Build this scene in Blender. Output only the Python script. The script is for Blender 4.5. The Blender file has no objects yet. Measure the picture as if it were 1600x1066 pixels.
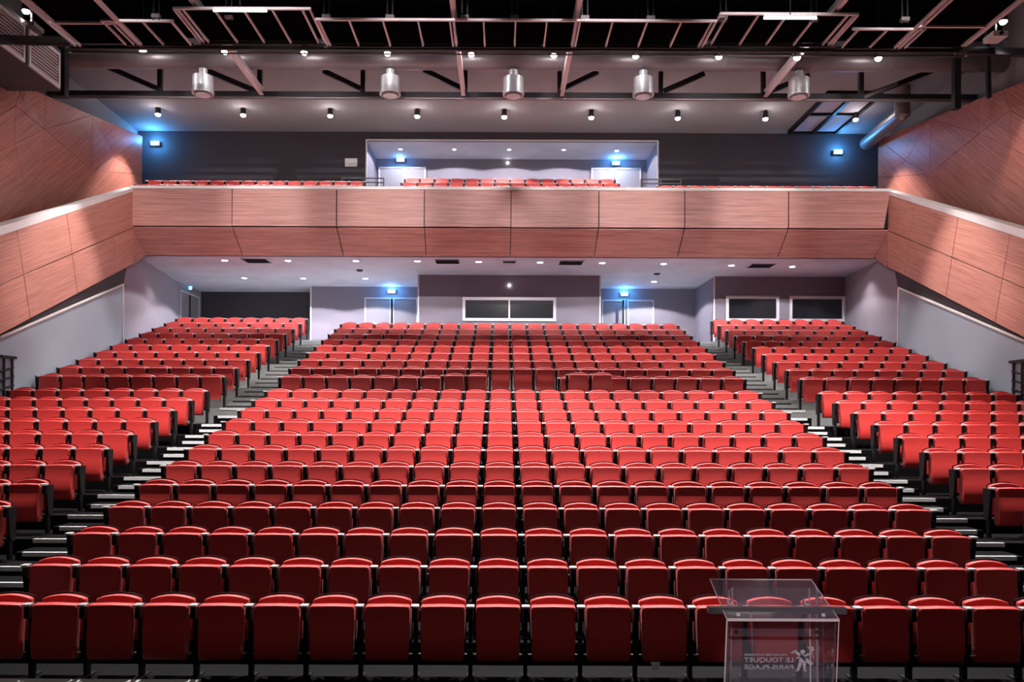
import bpy, math, random
from mathutils import Vector, Matrix
random.seed(7)
S = bpy.context.scene
COL = S.collection
# ------------------------------------------------------------------ camera, world, exposure
F, CX, CY, CAMX, CAMZ = 1258.0, 784.0, 650.0, -0.246, 2.70
cd = bpy.data.cameras.new('camera'); cam = bpy.data.objects.new('camera', cd); COL.objects.link(cam)
cd.sensor_width = 36.0; cd.lens = F * 36.0 / 1600.0
cd.shift_x = (800 - CX) / 1600.0; cd.shift_y = (CY - 533) / 1600.0
cam.location = (CAMX, 0, CAMZ)
ROLL = math.radians(0.24)
cam.matrix_world = Matrix.Translation((CAMX, 0, CAMZ)) @ Matrix.Rotation(math.radians(90), 4, 'X') @ Matrix.Rotation(ROLL, 4, 'Z')
cd.clip_end = 200
S.camera = cam
S.view_settings.view_transform = 'Standard'; S.view_settings.look = 'None'
S.view_settings.exposure = 0.0; S.view_settings.gamma = 1.0; S.view_settings.use_curve_mapping = False
w = bpy.data.worlds.new('world'); S.world = w; w.use_nodes = True
w.node_tree.nodes['Background'].inputs[0].default_value = (0.55, 0.50, 0.62, 1)
w.node_tree.nodes['Background'].inputs[1].default_value = 0.03
ZROOF = 13.6
LAMP_WHITE = (1.0, 0.93, 0.92)

def at(px, py, Z):
    return Vector((CAMX + (px - CX) * Z / F, Z, CAMZ + (CY - py) * Z / F))
def atz(px, py, z):
    return at(px, py, (z - CAMZ) * F / (CY - py))

# ------------------------------------------------------------------ object helpers
def tag(o, label=None, cat=None, group=None, kind=None):
    if label: o['label'] = label
    if cat: o['category'] = cat
    if group: o['group'] = group
    if kind: o['kind'] = kind
    return o
def empty(name, loc=(0, 0, 0), rz=0, parent=None):
    o = bpy.data.objects.new(name, None); COL.objects.link(o); o.location = loc; o.rotation_euler = (0, 0, rz)
    o.empty_display_size = 0.1; o.parent = parent
    return o
def copy_tree(o, parent=None):
    c = o.copy(); COL.objects.link(c); c.parent = parent
    for ch in o.children: copy_tree(ch, c)
    return c

class MB:
    def __init__(s): s.v = []; s.f = []; s.sm = []
    def add(s, vs, fs, smooth=False):
        b = len(s.v); s.v += [tuple(p) for p in vs]
        for f in fs: s.f.append(tuple(b + i for i in f)); s.sm.append(smooth)
        return s
    def box(s, x0, x1, y0, y1, z0, z1):
        return s.add([(x0,y0,z0),(x1,y0,z0),(x1,y1,z0),(x0,y1,z0),(x0,y0,z1),(x1,y0,z1),(x1,y1,z1),(x0,y1,z1)],
                     [(0,3,2,1),(4,5,6,7),(0,1,5,4),(1,2,6,5),(2,3,7,6),(3,0,4,7)])
    def prism(s, pts, off):
        """pts: planar polygon (list of 3D), extruded by the vector off"""
        n = len(pts); off = Vector(off); a = [Vector(p) for p in pts]
        fs = [tuple(range(n))[::-1], tuple(range(n, 2*n))] + [(i, (i+1) % n, n + (i+1) % n, n + i) for i in range(n)]
        return s.add(a + [p + off for p in a], fs)
    def bar(s, a, b, w, h=None, up=(0, 0, 1)):
        a = Vector(a); b = Vector(b); h = h or w; d = (b - a).normalized(); u = Vector(up)
        if abs(d.dot(u)) > .98: u = Vector((0, 1, 0))
        r = d.cross(u).normalized(); u = r.cross(d).normalized()
        q = [a + r*sx*w/2 + u*sz*h/2 for sx, sz in ((-1,-1),(1,-1),(1,1),(-1,1))]
        return s.prism(q, b - a)
    def tube(s, a, b, r, n=12, r2=None, cap=True):
        a = Vector(a); b = Vector(b); d = (b - a).normalized(); r2 = r if r2 is None else r2
        u = Vector((0, 0, 1)) if abs(d.z) < .9 else Vector((1, 0, 0))
        x = d.cross(u).normalized(); y = d.cross(x)
        vs = [a + (x*math.cos(2*math.pi*i/n) + y*math.sin(2*math.pi*i/n))*r for i in range(n)]
        vs += [b + (x*math.cos(2*math.pi*i/n) + y*math.sin(2*math.pi*i/n))*r2 for i in range(n)]
        k = len(s.v); s.add(vs, [(i, (i+1) % n, n+(i+1) % n, n+i) for i in range(n)], True)
        if cap: s.add(vs[:n], [tuple(range(n))[::-1]]); s.add(vs[n:], [tuple(range(n))])
        return s
    def lathe(s, c, prof, n=20):
        """prof: [(radius, z)] about a vertical axis through c"""
        c = Vector(c); vs = []
        for r, z in prof: vs += [c + Vector((r*math.cos(2*math.pi*i/n), r*math.sin(2*math.pi*i/n), z)) for i in range(n)]
        fs = [(j*n+i, j*n+(i+1) % n, (j+1)*n+(i+1) % n, (j+1)*n+i) for j in range(len(prof)-1) for i in range(n)]
        k = len(s.v); s.add(vs, fs, True)
        s.add(vs[:n], [tuple(range(n))[::-1]]); s.add(vs[-n:], [tuple(range(n))])
        return s
    def rings(s, rs, smooth=True):
        n = len(rs[0]); vs = [p for r in rs for p in r]
        fs = [(j*n+i, j*n+(i+1) % n, (j+1)*n+(i+1) % n, (j+1)*n+i) for j in range(len(rs)-1) for i in range(n)]
        s.add(vs, fs, smooth); s.add(rs[0], [tuple(range(n))[::-1]]); return s.add(rs[-1], [tuple(range(n))])
    def mesh(s, name, mat):
        m = bpy.data.meshes.new(name); m.from_pydata(s.v, [], s.f); m.materials.append(mat)
        m.polygons.foreach_set('use_smooth', s.sm); m.update(); 
        import bmesh
        bm = bmesh.new(); bm.from_mesh(m); bmesh.ops.recalc_face_normals(bm, faces=bm.faces); bm.to_mesh(m); bm.free()
        return m
    def build(s, name, mat, parent=None, loc=(0, 0, 0)):
        o = bpy.data.objects.new(name, s.mesh(name, mat)); COL.objects.link(o); o.location = loc; o.parent = parent
        return o

# ------------------------------------------------------------------ materials
def mat(name, col, rough=.6, metal=0., noise=None, bump=0., sheen=0., spec=.5, emit=None, estr=0., trans=0., scale=(1, 1, 1), rot=(0, 0, 0)):
    m = bpy.data.materials.new(name); m.use_nodes = True; nt = m.node_tree; b = nt.nodes['Principled BSDF']
    b.inputs['Base Color'].default_value = (*col, 1); b.inputs['Roughness'].default_value = rough
    b.inputs['Metallic'].default_value = metal; b.inputs['Specular IOR Level'].default_value = spec
    b.inputs['Sheen Weight'].default_value = sheen; b.inputs['Sheen Roughness'].default_value = .4
    b.inputs['Transmission Weight'].default_value = trans
    if emit: b.inputs['Emission Color'].default_value = (*emit, 1); b.inputs['Emission Strength'].default_value = estr
    if noise:
        c2, sc, amt = noise
        tc = nt.nodes.new('ShaderNodeTexCoord'); mp = nt.nodes.new('ShaderNodeMapping'); mp.inputs['Scale'].default_value = scale
        mp.inputs['Rotation'].default_value = rot
        nz = nt.nodes.new('ShaderNodeTexNoise'); nz.inputs['Scale'].default_value = sc; nz.inputs['Detail'].default_value = 6
        rp = nt.nodes.new('ShaderNodeMapRange'); rp.inputs[1].default_value = .35; rp.inputs[2].default_value = .7; rp.inputs[4].default_value = amt
        mx = nt.nodes.new('ShaderNodeMix'); mx.data_type = 'RGBA'
        mx.inputs[6].default_value = (*col, 1); mx.inputs[7].default_value = (*c2, 1)
        L = nt.links.new
        L(tc.outputs['Object'], mp.inputs[0]); L(mp.outputs[0], nz.inputs[0]); L(nz.outputs[0], rp.inputs[0])
        L(rp.outputs[0], mx.inputs[0]); L(mx.outputs[2], b.inputs['Base Color'])
        if bump:
            bp = nt.nodes.new('ShaderNodeBump'); bp.inputs['Strength'].default_value = bump; bp.inputs['Distance'].default_value = .01
            L(nz.outputs[0], bp.inputs['Height']); L(bp.outputs[0], b.inputs['Normal'])
    return m
def wood(name, c1, c2, scale, rot=(0, 0, 0), rough=.45):
    """streaky veneer: two stretched noises, long grain"""
    m = mat(name, c1, rough, spec=.35); nt = m.node_tree; b = nt.nodes['Principled BSDF']; L = nt.links.new
    tc = nt.nodes.new('ShaderNodeTexCoord'); r = nt.nodes.new('ShaderNodeMapping'); r.inputs['Rotation'].default_value = rot
    L(tc.outputs['Object'], r.inputs[0]); prev = None
    outs = []
    for k, s in ((1.0, 1.0), (3.2, .5)):
        mp = nt.nodes.new('ShaderNodeMapping'); mp.inputs['Scale'].default_value = tuple(v * k for v in scale)
        nz = nt.nodes.new('ShaderNodeTexNoise'); nz.inputs['Scale'].default_value = 1; nz.inputs['Detail'].default_value = 5; nz.inputs['Roughness'].default_value = .6
        L(r.outputs[0], mp.inputs[0]); L(mp.outputs[0], nz.inputs[0]); outs.append(nz.outputs[0])
    ad = nt.nodes.new('ShaderNodeMath'); ad.operation = 'ADD'; L(outs[0], ad.inputs[0]); L(outs[1], ad.inputs[1])
    rp = nt.nodes.new('ShaderNodeMapRange'); rp.inputs[1].default_value = .8; rp.inputs[2].default_value = 1.25; L(ad.outputs[0], rp.inputs[0])
    mx = nt.nodes.new('ShaderNodeMix'); mx.data_type = 'RGBA'; mx.inputs[6].default_value = (*c1, 1); mx.inputs[7].default_value = (*c2, 1)
    L(rp.outputs[0], mx.inputs[0]); L(mx.outputs[2], b.inputs['Base Color'])
    bp = nt.nodes.new('ShaderNodeBump'); bp.inputs['Strength'].default_value = .15; bp.inputs['Distance'].default_value = .004
    L(ad.outputs[0], bp.inputs['Height']); L(bp.outputs[0], b.inputs['Normal'])
    return m
W1, W2 = (.56, .27, .235), (.29, .115, .10)
M = dict(
    fabric=mat('red_fabric', (.52, .018, .014), .55, noise=((.60, .028, .024), 60, .6), bump=.06, sheen=.12, spec=.8),
    shell=mat('black_shell', (.008, .006, .007), .45, spec=.25),
    arm=mat('arm_rest', (.38, .36, .36), .35, noise=((.5, .47, .46), 30, .5)),
    post=mat('seat_metal', (.02, .019, .022), .4, metal=.2),
    steel=mat('steel', (.75, .75, .78), .25, metal=1.),
    nosing=mat('aluminium_nosing', (.82, .83, .82), .45, noise=((.5, .5, .5), 50, .5)),
    black=mat('black_step', (.002, .002, .0025), .7, noise=((.005, .005, .005), 8, .5), spec=.08),
    greystep=mat('grey_step', (.30, .31, .305), .55, noise=((.24, .25, .25), 10, .6)),
    risershade=mat('dark_riser_shade', (.02, .02, .022), .5),  # shade colour for the foot of the rear risers
    wood=wood('wood_fascia', W1, W2, (.5, 4, 34)),
    woodarm=wood('wood_arm', (.66, .31, .24), (.38, .145, .11), (4, .5, 34), (math.radians(-23), 0, 0)),
    woodd1=wood('wood_diagonal', (.50, .19, .14), (.24, .075, .055), (4, .5, 30), (math.radians(-38), 0, 0)),
    woodd2=wood('wood_diagonal_other', (.50, .19, .14), (.24, .075, .055), (4, .5, 30), (math.radians(24), 0, 0)),
    woodd3=wood('wood_diagonal_third', (.50, .19, .14), (.24, .075, .055), (4, .5, 30), (math.radians(-64), 0, 0)),
    cap=mat('white_capping', (.80, .74, .72), .5, noise=((.7, .64, .62), 3, .5)),
    purple=mat('plum_paint', (.30, .265, .31), .75, noise=((.27, .24, .285), 2, .6)),
    darkwall=mat('charcoal_paint', (.048, .042, .052), .75, noise=((.04, .034, .043), 1.2, .6)),
    booth=mat('booth_paint', (.20, .172, .21), .75, noise=((.18, .155, .19), 2, .6)),
    whitewall=mat('grey_board', (.30, .345, .40), .6, noise=((.27, .315, .37), 1.2, .6)),
    band=mat('dark_band', (.06, .055, .06), .7, noise=((.04, .035, .04), 5, .6)),
    ceil=mat('soffit_paint', (.56, .54, .62), .8, noise=((.38, .36, .42), 1, .6)),
    roofgrey=mat('rear_ceiling_paint', (.22, .205, .215), .8, noise=((.19, .18, .19), .8, .7)),
    roof=mat('black_roof', (.003, .003, .004), .9, noise=((.006, .006, .008), 1, .5), spec=.0),
    truss=mat('truss_steel', (.02, .018, .022), .45, metal=.3),
    gridbar=mat('catwalk_bar', (.70, .64, .66), .4, noise=((.6, .53, .55), 8, .5)),
    deck=mat('catwalk_deck', (.002, .0018, .002), .9, noise=((.004, .0035, .004), 20, .5), spec=.0),
    duct=mat('duct_sheet', (.22, .19, .20), .45, metal=.6, noise=((.17, .14, .15), 1.5, .7)),
    silver=mat('diffuser_silver', (.78, .78, .82), .42, metal=.45, noise=((.5, .5, .53), 6, .5)),
    glassdark=mat('dark_glass', (.012, .013, .017), .12, spec=.3),
    frame=mat('window_frame', (.58, .55, .58), .5),
    door=mat('door_paint', (.25, .23, .26), .6, noise=((.22, .20, .23), 2, .5)),
    tubeon=mat('tube_lit', (1, 1, 1), .5, emit=(1, .93, .93), estr=9),
    lens=mat('lamp_lens', (1, 1, 1), .5, emit=(1, .96, .97), estr=60),
    lensdim=mat('downlight_lens', (1, 1, 1), .5, emit=(1, .97, .98), estr=14),
    blue=mat('blue_lens', (.4, .8, 1), .5, emit=(.10, .50, 1.0), estr=7),
    plastic=mat('white_plastic', (.7, .68, .68), .4),
    acrylicedge=mat('acrylic_edge', (.9, .72, .78), .25, spec=.6),
    print_=mat('white_print', (.95, .92, .96), .5),
    smoke=mat('smoky_rail', (.10, .09, .10), .25, spec=.6),
)
def acrylic():
    m = bpy.data.materials.new('acrylic'); m.use_nodes = True; nt = m.node_tree; nt.nodes.clear(); N = nt.nodes.new; L = nt.links.new
    o = N('ShaderNodeOutputMaterial'); t = N('ShaderNodeBsdfTransparent'); t.inputs[0].default_value = (.95, .92, .95, 1)
    g = N('ShaderNodeBsdfGlossy'); g.inputs['Roughness'].default_value = .06
    d = N('ShaderNodeBsdfDiffuse'); d.inputs[0].default_value = (.55, .48, .58, 1)
    fr = N('ShaderNodeFresnel'); fr.inputs[0].default_value = 1.22
    a = N('ShaderNodeMixShader'); b = N('ShaderNodeMixShader'); a.inputs[0].default_value = .10
    L(t.outputs[0], a.inputs[1]); L(d.outputs[0], a.inputs[2]); ge = N('ShaderNodeNewGeometry'); iv = N('ShaderNodeMath'); iv.operation = 'SUBTRACT'; iv.inputs[0].default_value = 1; L(ge.outputs['Backfacing'], iv.inputs[1]); mu = N('ShaderNodeMath'); mu.operation = 'MULTIPLY'; L(fr.outputs[0], mu.inputs[0]); L(iv.outputs[0], mu.inputs[1]); L(mu.outputs[0], b.inputs[0]); L(a.outputs[0], b.inputs[1]); L(g.outputs[0], b.inputs[2])
    L(b.outputs[0], o.inputs[0]); return m
M['acrylic'] = acrylic()

def spot(name, loc, target, power, cone, blend=.5, col=LAMP_WHITE, r=.05, parent=None):
    l = bpy.data.lights.new(name, 'SPOT'); l.energy = power; l.spot_size = math.radians(cone); l.spot_blend = blend
    l.color = col; l.shadow_soft_size = r
    o = bpy.data.objects.new(name, l); COL.objects.link(o)
    d = Vector(target) - Vector(loc); q = d.to_track_quat('-Z', 'Y')
    o.rotation_euler = q.to_euler(); o.location = loc
    if parent: o.parent = parent; o.location = Vector(loc) - Vector(parent.location)
    return o
def point(name, loc, power, col, r=.05, parent=None):
    l = bpy.data.lights.new(name, 'POINT'); l.energy = power; l.color = col; l.shadow_soft_size = r
    o = bpy.data.objects.new(name, l); COL.objects.link(o); o.location = loc
    if parent: o.parent = parent; o.location = Vector(loc) - Vector(parent.location)
    return o

# ------------------------------------------------------------------ light levels
P_A, P_B, P_C, P_SIDE, P_WASH, P_UNDER, P_ALCOVE, P_BLUE = 6200, 2700, 1150, 600, 10000, 330, 170, 24

# ================================================================== THE ROOM
PIT = .55; D = .9; HS = .80
def rowY(k): return 8.182 + .9*(k-1) if k <= 12 else 19.2 + .9*(k-13)
def rowZ(k): return .07 + .22*(k-1) if k <= 12 else 2.86 + .26*(k-13)
EDGE = .53
# hall floor and stage
fl = empty('floor'); tag(fl, kind='structure')
MB().box(-13.2, 13.2, -6, 33.5, -.4, -.03).build('floor_slab', M['black'], fl)
for k in range(1, 23):
    y0 = rowY(k) - EDGE if k > 1 else 7.93
    y1 = rowY(k+1) - EDGE if k < 22 else 33.2
    z = rowZ(k)
    mtl = M['black'] if k <= 12 else M['greystep']
    if k == 22:
        MB().box(-12.9, 12.9, y0, y1, z-.9, z).build('tier', M['greystep'], fl)
    else:
        MB().box(-11.28, 11.28, y0, y1, max(-.03, z-.7), z).build('tier', mtl, fl)
st = MB().box(-9, 9, -5.5, 5.3, -.03, .62).build('floor_stage', M['black']); tag(st, kind='structure')
# front kick rail strips at the foot of row one
for a, b in ((-9.4, -3.2), (4.9, 9.4)):
    t = MB().box(a, b, 7.86, 7.95, .02, .085).build('trim_1', M['nosing']); tag(t, kind='structure')

AX0, AX1 = 10.09*PIT, 12.34*PIT
def stair(side, label):
    root = empty('aisle_stairs', (0, 0, 0)); tag(root, label, 'stairs', 'aisle stairs beside the centre block')
    x0, x1 = (AX0, AX1) if side > 0 else (-AX1, -AX0)
    for k in range(1, 22):
        y1 = rowY(k+1) - EDGE; z0 = rowZ(k); z1 = rowZ(k+1); h = (z1-z0)/2; dep = .45
        low = k <= 12
        MB().box(x0+.02, x1-.02, y1-dep, y1-.002, z0+.002, z0+h).build('step', M['black'] if low else M['greystep'], root)
        nh = .052 if low else .02
        nm = M['nosing'] if low else M['risershade']
        xe = x0 + .12 if side < 0 else x0
        xf = x1 if side < 0 else x1 - .12
        if low:
            MB().box(xe, xf, y1-dep-.012, y1-dep+.035, z0+h-nh, z0+h+.004).build('nosing', nm, root)
            MB().box(x0, x1, y1-.012, y1+.035, z1-nh, z1+.004).build('nosing', nm, root)
        else:
            MB().box(x0, x1, y1-dep-.006, y1-dep, z0+.002, z0+.052).build('riser_shade', nm, root)  # dark strips stand in for the shade low on each rear riser
            MB().box(x0, x1, y1-.006, y1-.001, z0+h+.001, z0+h+.05).build('riser_shade', nm, root)
stair(-1, 'stepped aisle with pale nosings between the left and centre seat blocks')
stair(1, 'stepped aisle with pale nosings between the centre and right seat blocks')

# ------------------------------------------------ side lower walls (built for the left, mirrored for the right)
def mx(pts, s): return [Vector((s*abs(p[0]) if s > 0 else -abs(p[0]), p[1], p[2])) for p in pts]
def wallpoly(name, pts, off, material, parent=None, structure=True):
    o = MB().prism(pts, off).build(name, material, parent)
    if structure and parent is None: tag(o, kind='structure')
    return o
for s in (-1, 1):
    side = 'left' if s < 0 else 'right'
    X = 11.32*s
    off = (.2*s, 0, 0)
    # grey board triangle-topped lower wall
    pts = [(X, 17.75, -.03), (X, 23.5, -.03), (X, 23.5, 6.49), (X, 17.75, 4.39)]
    wallpoly('wall_'+side, pts, off, M['whitewall'])
    # light edge trims of the board
    t = MB(); t.bar((X-.01*s, 17.75, 4.39), (X-.01*s, 23.5, 6.49), .03, .05).bar((X-.01*s, 23.5, 4.5), (X-.01*s, 23.5, 6.49), .03)
    tag(t.build('trim_2', M['cap']), kind='structure')
    # dark band between the board and the balcony arm
    pts = [(X+.03*s, 14, 3.02), (X+.03*s, 23.6, 6.5), (X+.03*s, 24.2, 8.2), (X+.03*s, 14, 4.6)]
    wallpoly('wall_'+side, pts, off, M['band'])
    # dark opening edge in front of the board
    wallpoly('wall_'+side, [(X+.1*s, 8, -.03), (X+.1*s, 17.70, -.03), (X+.1*s, 17.70, 5), (X+.1*s, 8, 2)], off, M['band'])
    # plum wall flaring back under the balcony
    e = Vector((12.27*s, 29.7, 0)) if s < 0 else Vector((11.8, 28.3, 0))
    a = Vector((11.40*s, 23.52, 0))
    pts = [(a.x, a.y, 2), (e.x, e.y, 2), (e.x, e.y, 7.63), (a.x, a.y, 7.63)]
    wallpoly('wall_'+side, pts, (.2*s, 0, 0), M['purple'])
    if s < 0:
        wallpoly('wall_left', [(-12.27, 29.7, 2), (-12.33, 32.4, 2), (-12.33, 32.4, 7.63), (-12.27, 29.7, 7.63)], off, M['purple'])
# rear walls below the balcony
def bw(x0, x1, y, z0=4.5, z1=7.63, m='booth'):
    return tag(MB().box(x0, x1, y, y+.18, z0, z1).build('wall_back', M[m]), kind='structure')
bw(-3.18, 3.18, 28.2); 
bw(-7.58, -3.1, 30.86); bw(-12.4, -7.4, 32.3, m='darkwall'); bw(3.1, 7.3, 31.1); bw(7.2, 11.85, 28.3)
for x0, x1, y0, y1 in ((-3.18, -3.0, 28.22, 31), (3.0, 3.18, 28.22, 31.2), (-7.58, -7.4, 30.9, 32.4), (7.2, 7.38, 28.32, 31.2)):
    tag(MB().box(x0, x1, y0, y1, 4.5, 7.63).build('wall_back', M['booth']), kind='structure')
# thin pale corner beads
cb = MB()
for x, y in ((-7.58, 30.86), (-3.18, 28.2), (3.18, 28.2), (7.2, 28.3)):
    o = MB().box(x-.025, x+.025, y-.03, y+.02, 5.2, 7.62).build('trim_3', M['cap']); tag(o, kind='structure')
# soffit under the balcony
sf = MB().box(-12.6, 12.6, 25.07, 33, 7.63, 7.78).build('ceiling', M['ceil']); tag(sf, kind='structure')

# ------------------------------------------------ doors and windows under the balcony
def window(name, px0, px1, py0, py1, Y, mull=0):
    a = at(px0, py0, Y); b = at(px1, py1, Y); x0, x1, z0, z1 = a.x, b.x, b.z, a.z
    r = empty(name, ((x0+x1)/2, Y, z0)); tag(r, kind='structure')
    def ad(nm, m, *bx):
        o = MB().box(*bx).build(nm, m, r); o.location = -Vector(r.location); return o
    t = .10
    ad('window_frame', M['frame'], x0, x1, Y-.06, Y+.01, z1-t, z1); ad('window_frame', M['frame'], x0, x1, Y-.06, Y+.01, z0, z0+t)
    ad('window_frame', M['frame'], x0, x0+t, Y-.06, Y+.01, z0+t, z1-t); ad('window_frame', M['frame'], x1-t, x1, Y-.06, Y+.01, z0+t, z1-t)
    if mull:
        xm = (x0+x1)/2
        ad('mullion', M['frame'], xm-.03, xm+.03, Y-.045, Y+.01, z0+t, z1-t)
        ad('pane', M['glassdark'], x0+t, xm-.03, Y-.02, Y-.005, z0+t, z1-t); ad('pane', M['glassdark'], xm+.03, x1-t, Y-.02, Y-.005, z0+t, z1-t)
        ad('blind', M['darkwall'], x0+t, x1-t, Y-.028, Y-.021, z1-t-.14, z1-t)
    else:
        ad('pane', M['glassdark'], x0+t, x1-t, Y-.02, Y-.005, z0+t, z1-t)
    return r
window('window_1', 722, 868, 465, 502, 28.2, 1)
window('window_2', 1133, 1216, 461, 501, 28.3); window('window_3', 1232, 1319, 461, 501, 28.3)
def door(name, px0, px1, pytop, Y, zf, hinge=1, leaf2=None):
    a = at(px0, pytop, Y); b = at(px1, pytop, Y); x0, x1, z1 = a.x, b.x, a.z
    r = empty(name, ((x0+x1)/2, Y, zf)); tag(r, kind='structure')
    def ad(nm, m, *bx):
        o = MB().box(*bx).build(nm, m, r); o.location = -Vector(r.location); return o
    ad('door_frame', M['frame'], x0, x0+.06, Y-.05, Y+.01, zf, z1); ad('door_frame', M['frame'], x1-.06, x1, Y-.05, Y+.01, zf, z1)
    ad('door_frame', M['frame'], x0, x1, Y-.055, Y+.01, z1-.06, z1)
    ad('door_leaf', M['door'], x0+.065, x1-.065, Y-.03, Y+.0, zf+.01, z1-.07)
    hx = x1-.18 if hinge > 0 else x0+.12
    ad('door_handle', M['steel'], hx, hx+.1, Y-.08, Y-.03, zf+1.0, zf+1.03)
door('door_1', 569, 611, 466, 30.86, 5.2); door('door_2', 979, 1021, 468, 31.1, 5.2, -1)
door('door_3', 613, 652, 466, 30.86, 5.2, -1); door('door_4', 939, 976, 468, 31.1, 5.2)
# dark gap between the leaves of each pair
for px in (611.5, 973): 
    p = at(px, 500, 30.8); tag(MB().box(p.x-.035, p.x+.035, 30.76, 30.8, 5.2, 7.15).build('trim_4', M['shell']), kind='structure')
# door on the left return wall, facing the hall across
d5 = empty('door_5', (-12.28, 31, 5.2)); tag(d5, kind='structure')
for nm, m_, bx in (('door_frame', 'frame', (-.06, .03, -.95, -.87, 0, 2.1)), ('door_frame', 'frame', (-.06, .03, .87, .95, 0, 2.1)), ('door_frame', 'frame', (-.06, .03, -.95, .95, 2.1, 2.17)),
                   ('door_leaf', 'door', (-.04, .0, -.86, -.02, .01, 2.09)), ('door_leaf', 'door', (-.04, .0, .02, .86, .01, 2.09)), ('door_handle', 'steel', (0, .06, .05, .1, 1, 1.2)), ('door_gap', 'shell', (-.03, .02, -.05, .05, 0, 2.09))):
    MB().box(*bx).build(nm, M[m_], d5)

# ------------------------------------------------ balcony
bal = empty('balcony', (0, 0, 0)); tag(bal, 'long wood-panelled balcony front with white cap and sloping side arms', kind='structure')
YF, YL = 24.0, 25.0
zt = at(800, 297, YF).z; zm = at(800, 356, YF).z; zb = 7.66
MB().box(-11.4, 11.4, YF+.06, YF+.2, zm+.05, zt).build('parapet', M['shell'], bal)
MB().box(-11.4, 11.4, YF+.2, 28, 8.75, 8.98).build('balcony_slab', M['band'], bal)
MB().prism([(-11.3, YF+.09, zm-.0), (-11.3, YL+.05, zb+.05), (-11.3, YL+.3, zb+.2), (-11.3, YF+.3, zm+.2)], (22.6, 0, 0)).build('soffit_backing', M['shell'], bal)
MB().box(-11.35, 11.35, YF-.03, YF+.28, zt, zt+.085).build('cap_rail', M['cap'], bal)
def slab(c, th, gap, name, material, parent, ctr=None):
    """a panel over polygon c (3D), shrunk by gap, thickness th along its normal towards the viewer-side given by ctr"""
    c = [Vector(p) for p in c]; cen = sum(c, Vector()) / len(c); n = Vector()
    for i in range(len(c)): n += (c[i]-cen).cross(c[(i+1) % len(c)]-cen)
    n.normalize()
    if n.dot(Vector((CAMX, 0, CAMZ)) - cen) < 0: n = -n
    q = []
    L = len(c)
    for i in range(L):
        p = c[i]; a = (c[i-1]-p).normalized(); b = (c[(i+1) % L]-p).normalized(); si = a.cross(b).length
        q.append(p + (a + b) * (gap / max(si, .25)))
    inner = [p + n*th for p in q]; front = [p + (cen-p).normalized()*.006 + n*(th+.004) for p in q]
    o = MB().rings([q, inner, front], False).build(name, material, parent); return o
xs = [203.5, 362, 525, 662, 797, 934, 1068, 1230, 1386]
xb = [226, 379, 536, 665, 796, 927, 1057, 1213, 1364]
XF = [at(x, 320, YF).x for x in xs]; XB = [at(x, 400, YL).x for x in xb]
XF[0] = -11.3; XF[-1] = 11.3
for i in range(8):
    jj = .02 if i % 2 else 0
    slab([(XF[i], YF-.0, zt), (XF[i+1], YF-.0, zt), (XF[i+1] - (.2 if i == 7 else 0), YF-jj, zm), (XF[i] + (.0 if i == 0 else 0), YF-jj, zm)], .04, .012, 'panel', M['wood'], bal)
    slab([(XF[i], YF+.02, zm), (XF[i+1], YF+.02, zm), (XB[i+1], YL, zb), (XB[i], YL, zb)], .03, .012, 'panel', M['wood'], bal)
# sloping arms along the hall sides
SL = .432
for s in (-1, 1):
    X = 11.3*s
    y0 = 13.0
    zc_t, zc_b = 9.36, 7.17
    MB().prism([(X+.05*s, YF+.1, zc_t), (X+.05*s, y0, zc_t-SL*(YF+.1-y0)), (X+.05*s, y0, zc_b-SL*(YF+.1-y0)), (X+.05*s, YF+.1, zc_b)], (.12*s, 0, 0)).build('arm_backing', M['shell'], bal)
    sx = [1, 172-11, 92+0, 12, -70]
    # seam positions along Y at the top edge (px of the left arm) -> Y
    ys = [YF+.05] + [ (11.3-.246)*F/(CX-p) for p in (166, 100, 22, -62) ] + [y0]
    n = Vector((0, math.cos(math.atan(SL)), math.sin(math.atan(SL))))
    for i in range(5):
        for v0, v1 in ((0, .5), (.5, 1)):
            def P(y, v):
                h = zc_t - zc_b; ztop = zc_t - SL*(YF-y)
                dy = 0 if y > YF or y <= y0 else .55*v      # seams lean back, square to the slope
                return Vector((X - .0*s, y+dy, ztop - h*v + SL*dy))
            slab([P(ys[i], v0), P(ys[i+1], v0), P(ys[i+1], v1), P(ys[i], v1)], .04, .012, 'panel', M['woodarm'], bal)
    # triangular return at the inner corner
    slab([(X-.005*s, YF+.03, zm), (X+.03*s, YL, zb), (X+.0*s, YF+.08, zc_b)], .03, .005, 'panel', M['wood'], bal)
    # cap, deepening towards the stage
    a0, a1 = .10, .27
    yc = YF+.2
    pts = [(X-.05*s, yc, zt+.0), (X-.05*s, y0, zc_t-SL*(YF-y0)), (X-.05*s, y0, zc_t-SL*(YF-y0)+a1), (X-.05*s, yc, zt+a0)]
    MB().prism(pts, (.3*s, 0, 0)).build('cap_rail', M['cap'], bal)

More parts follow.
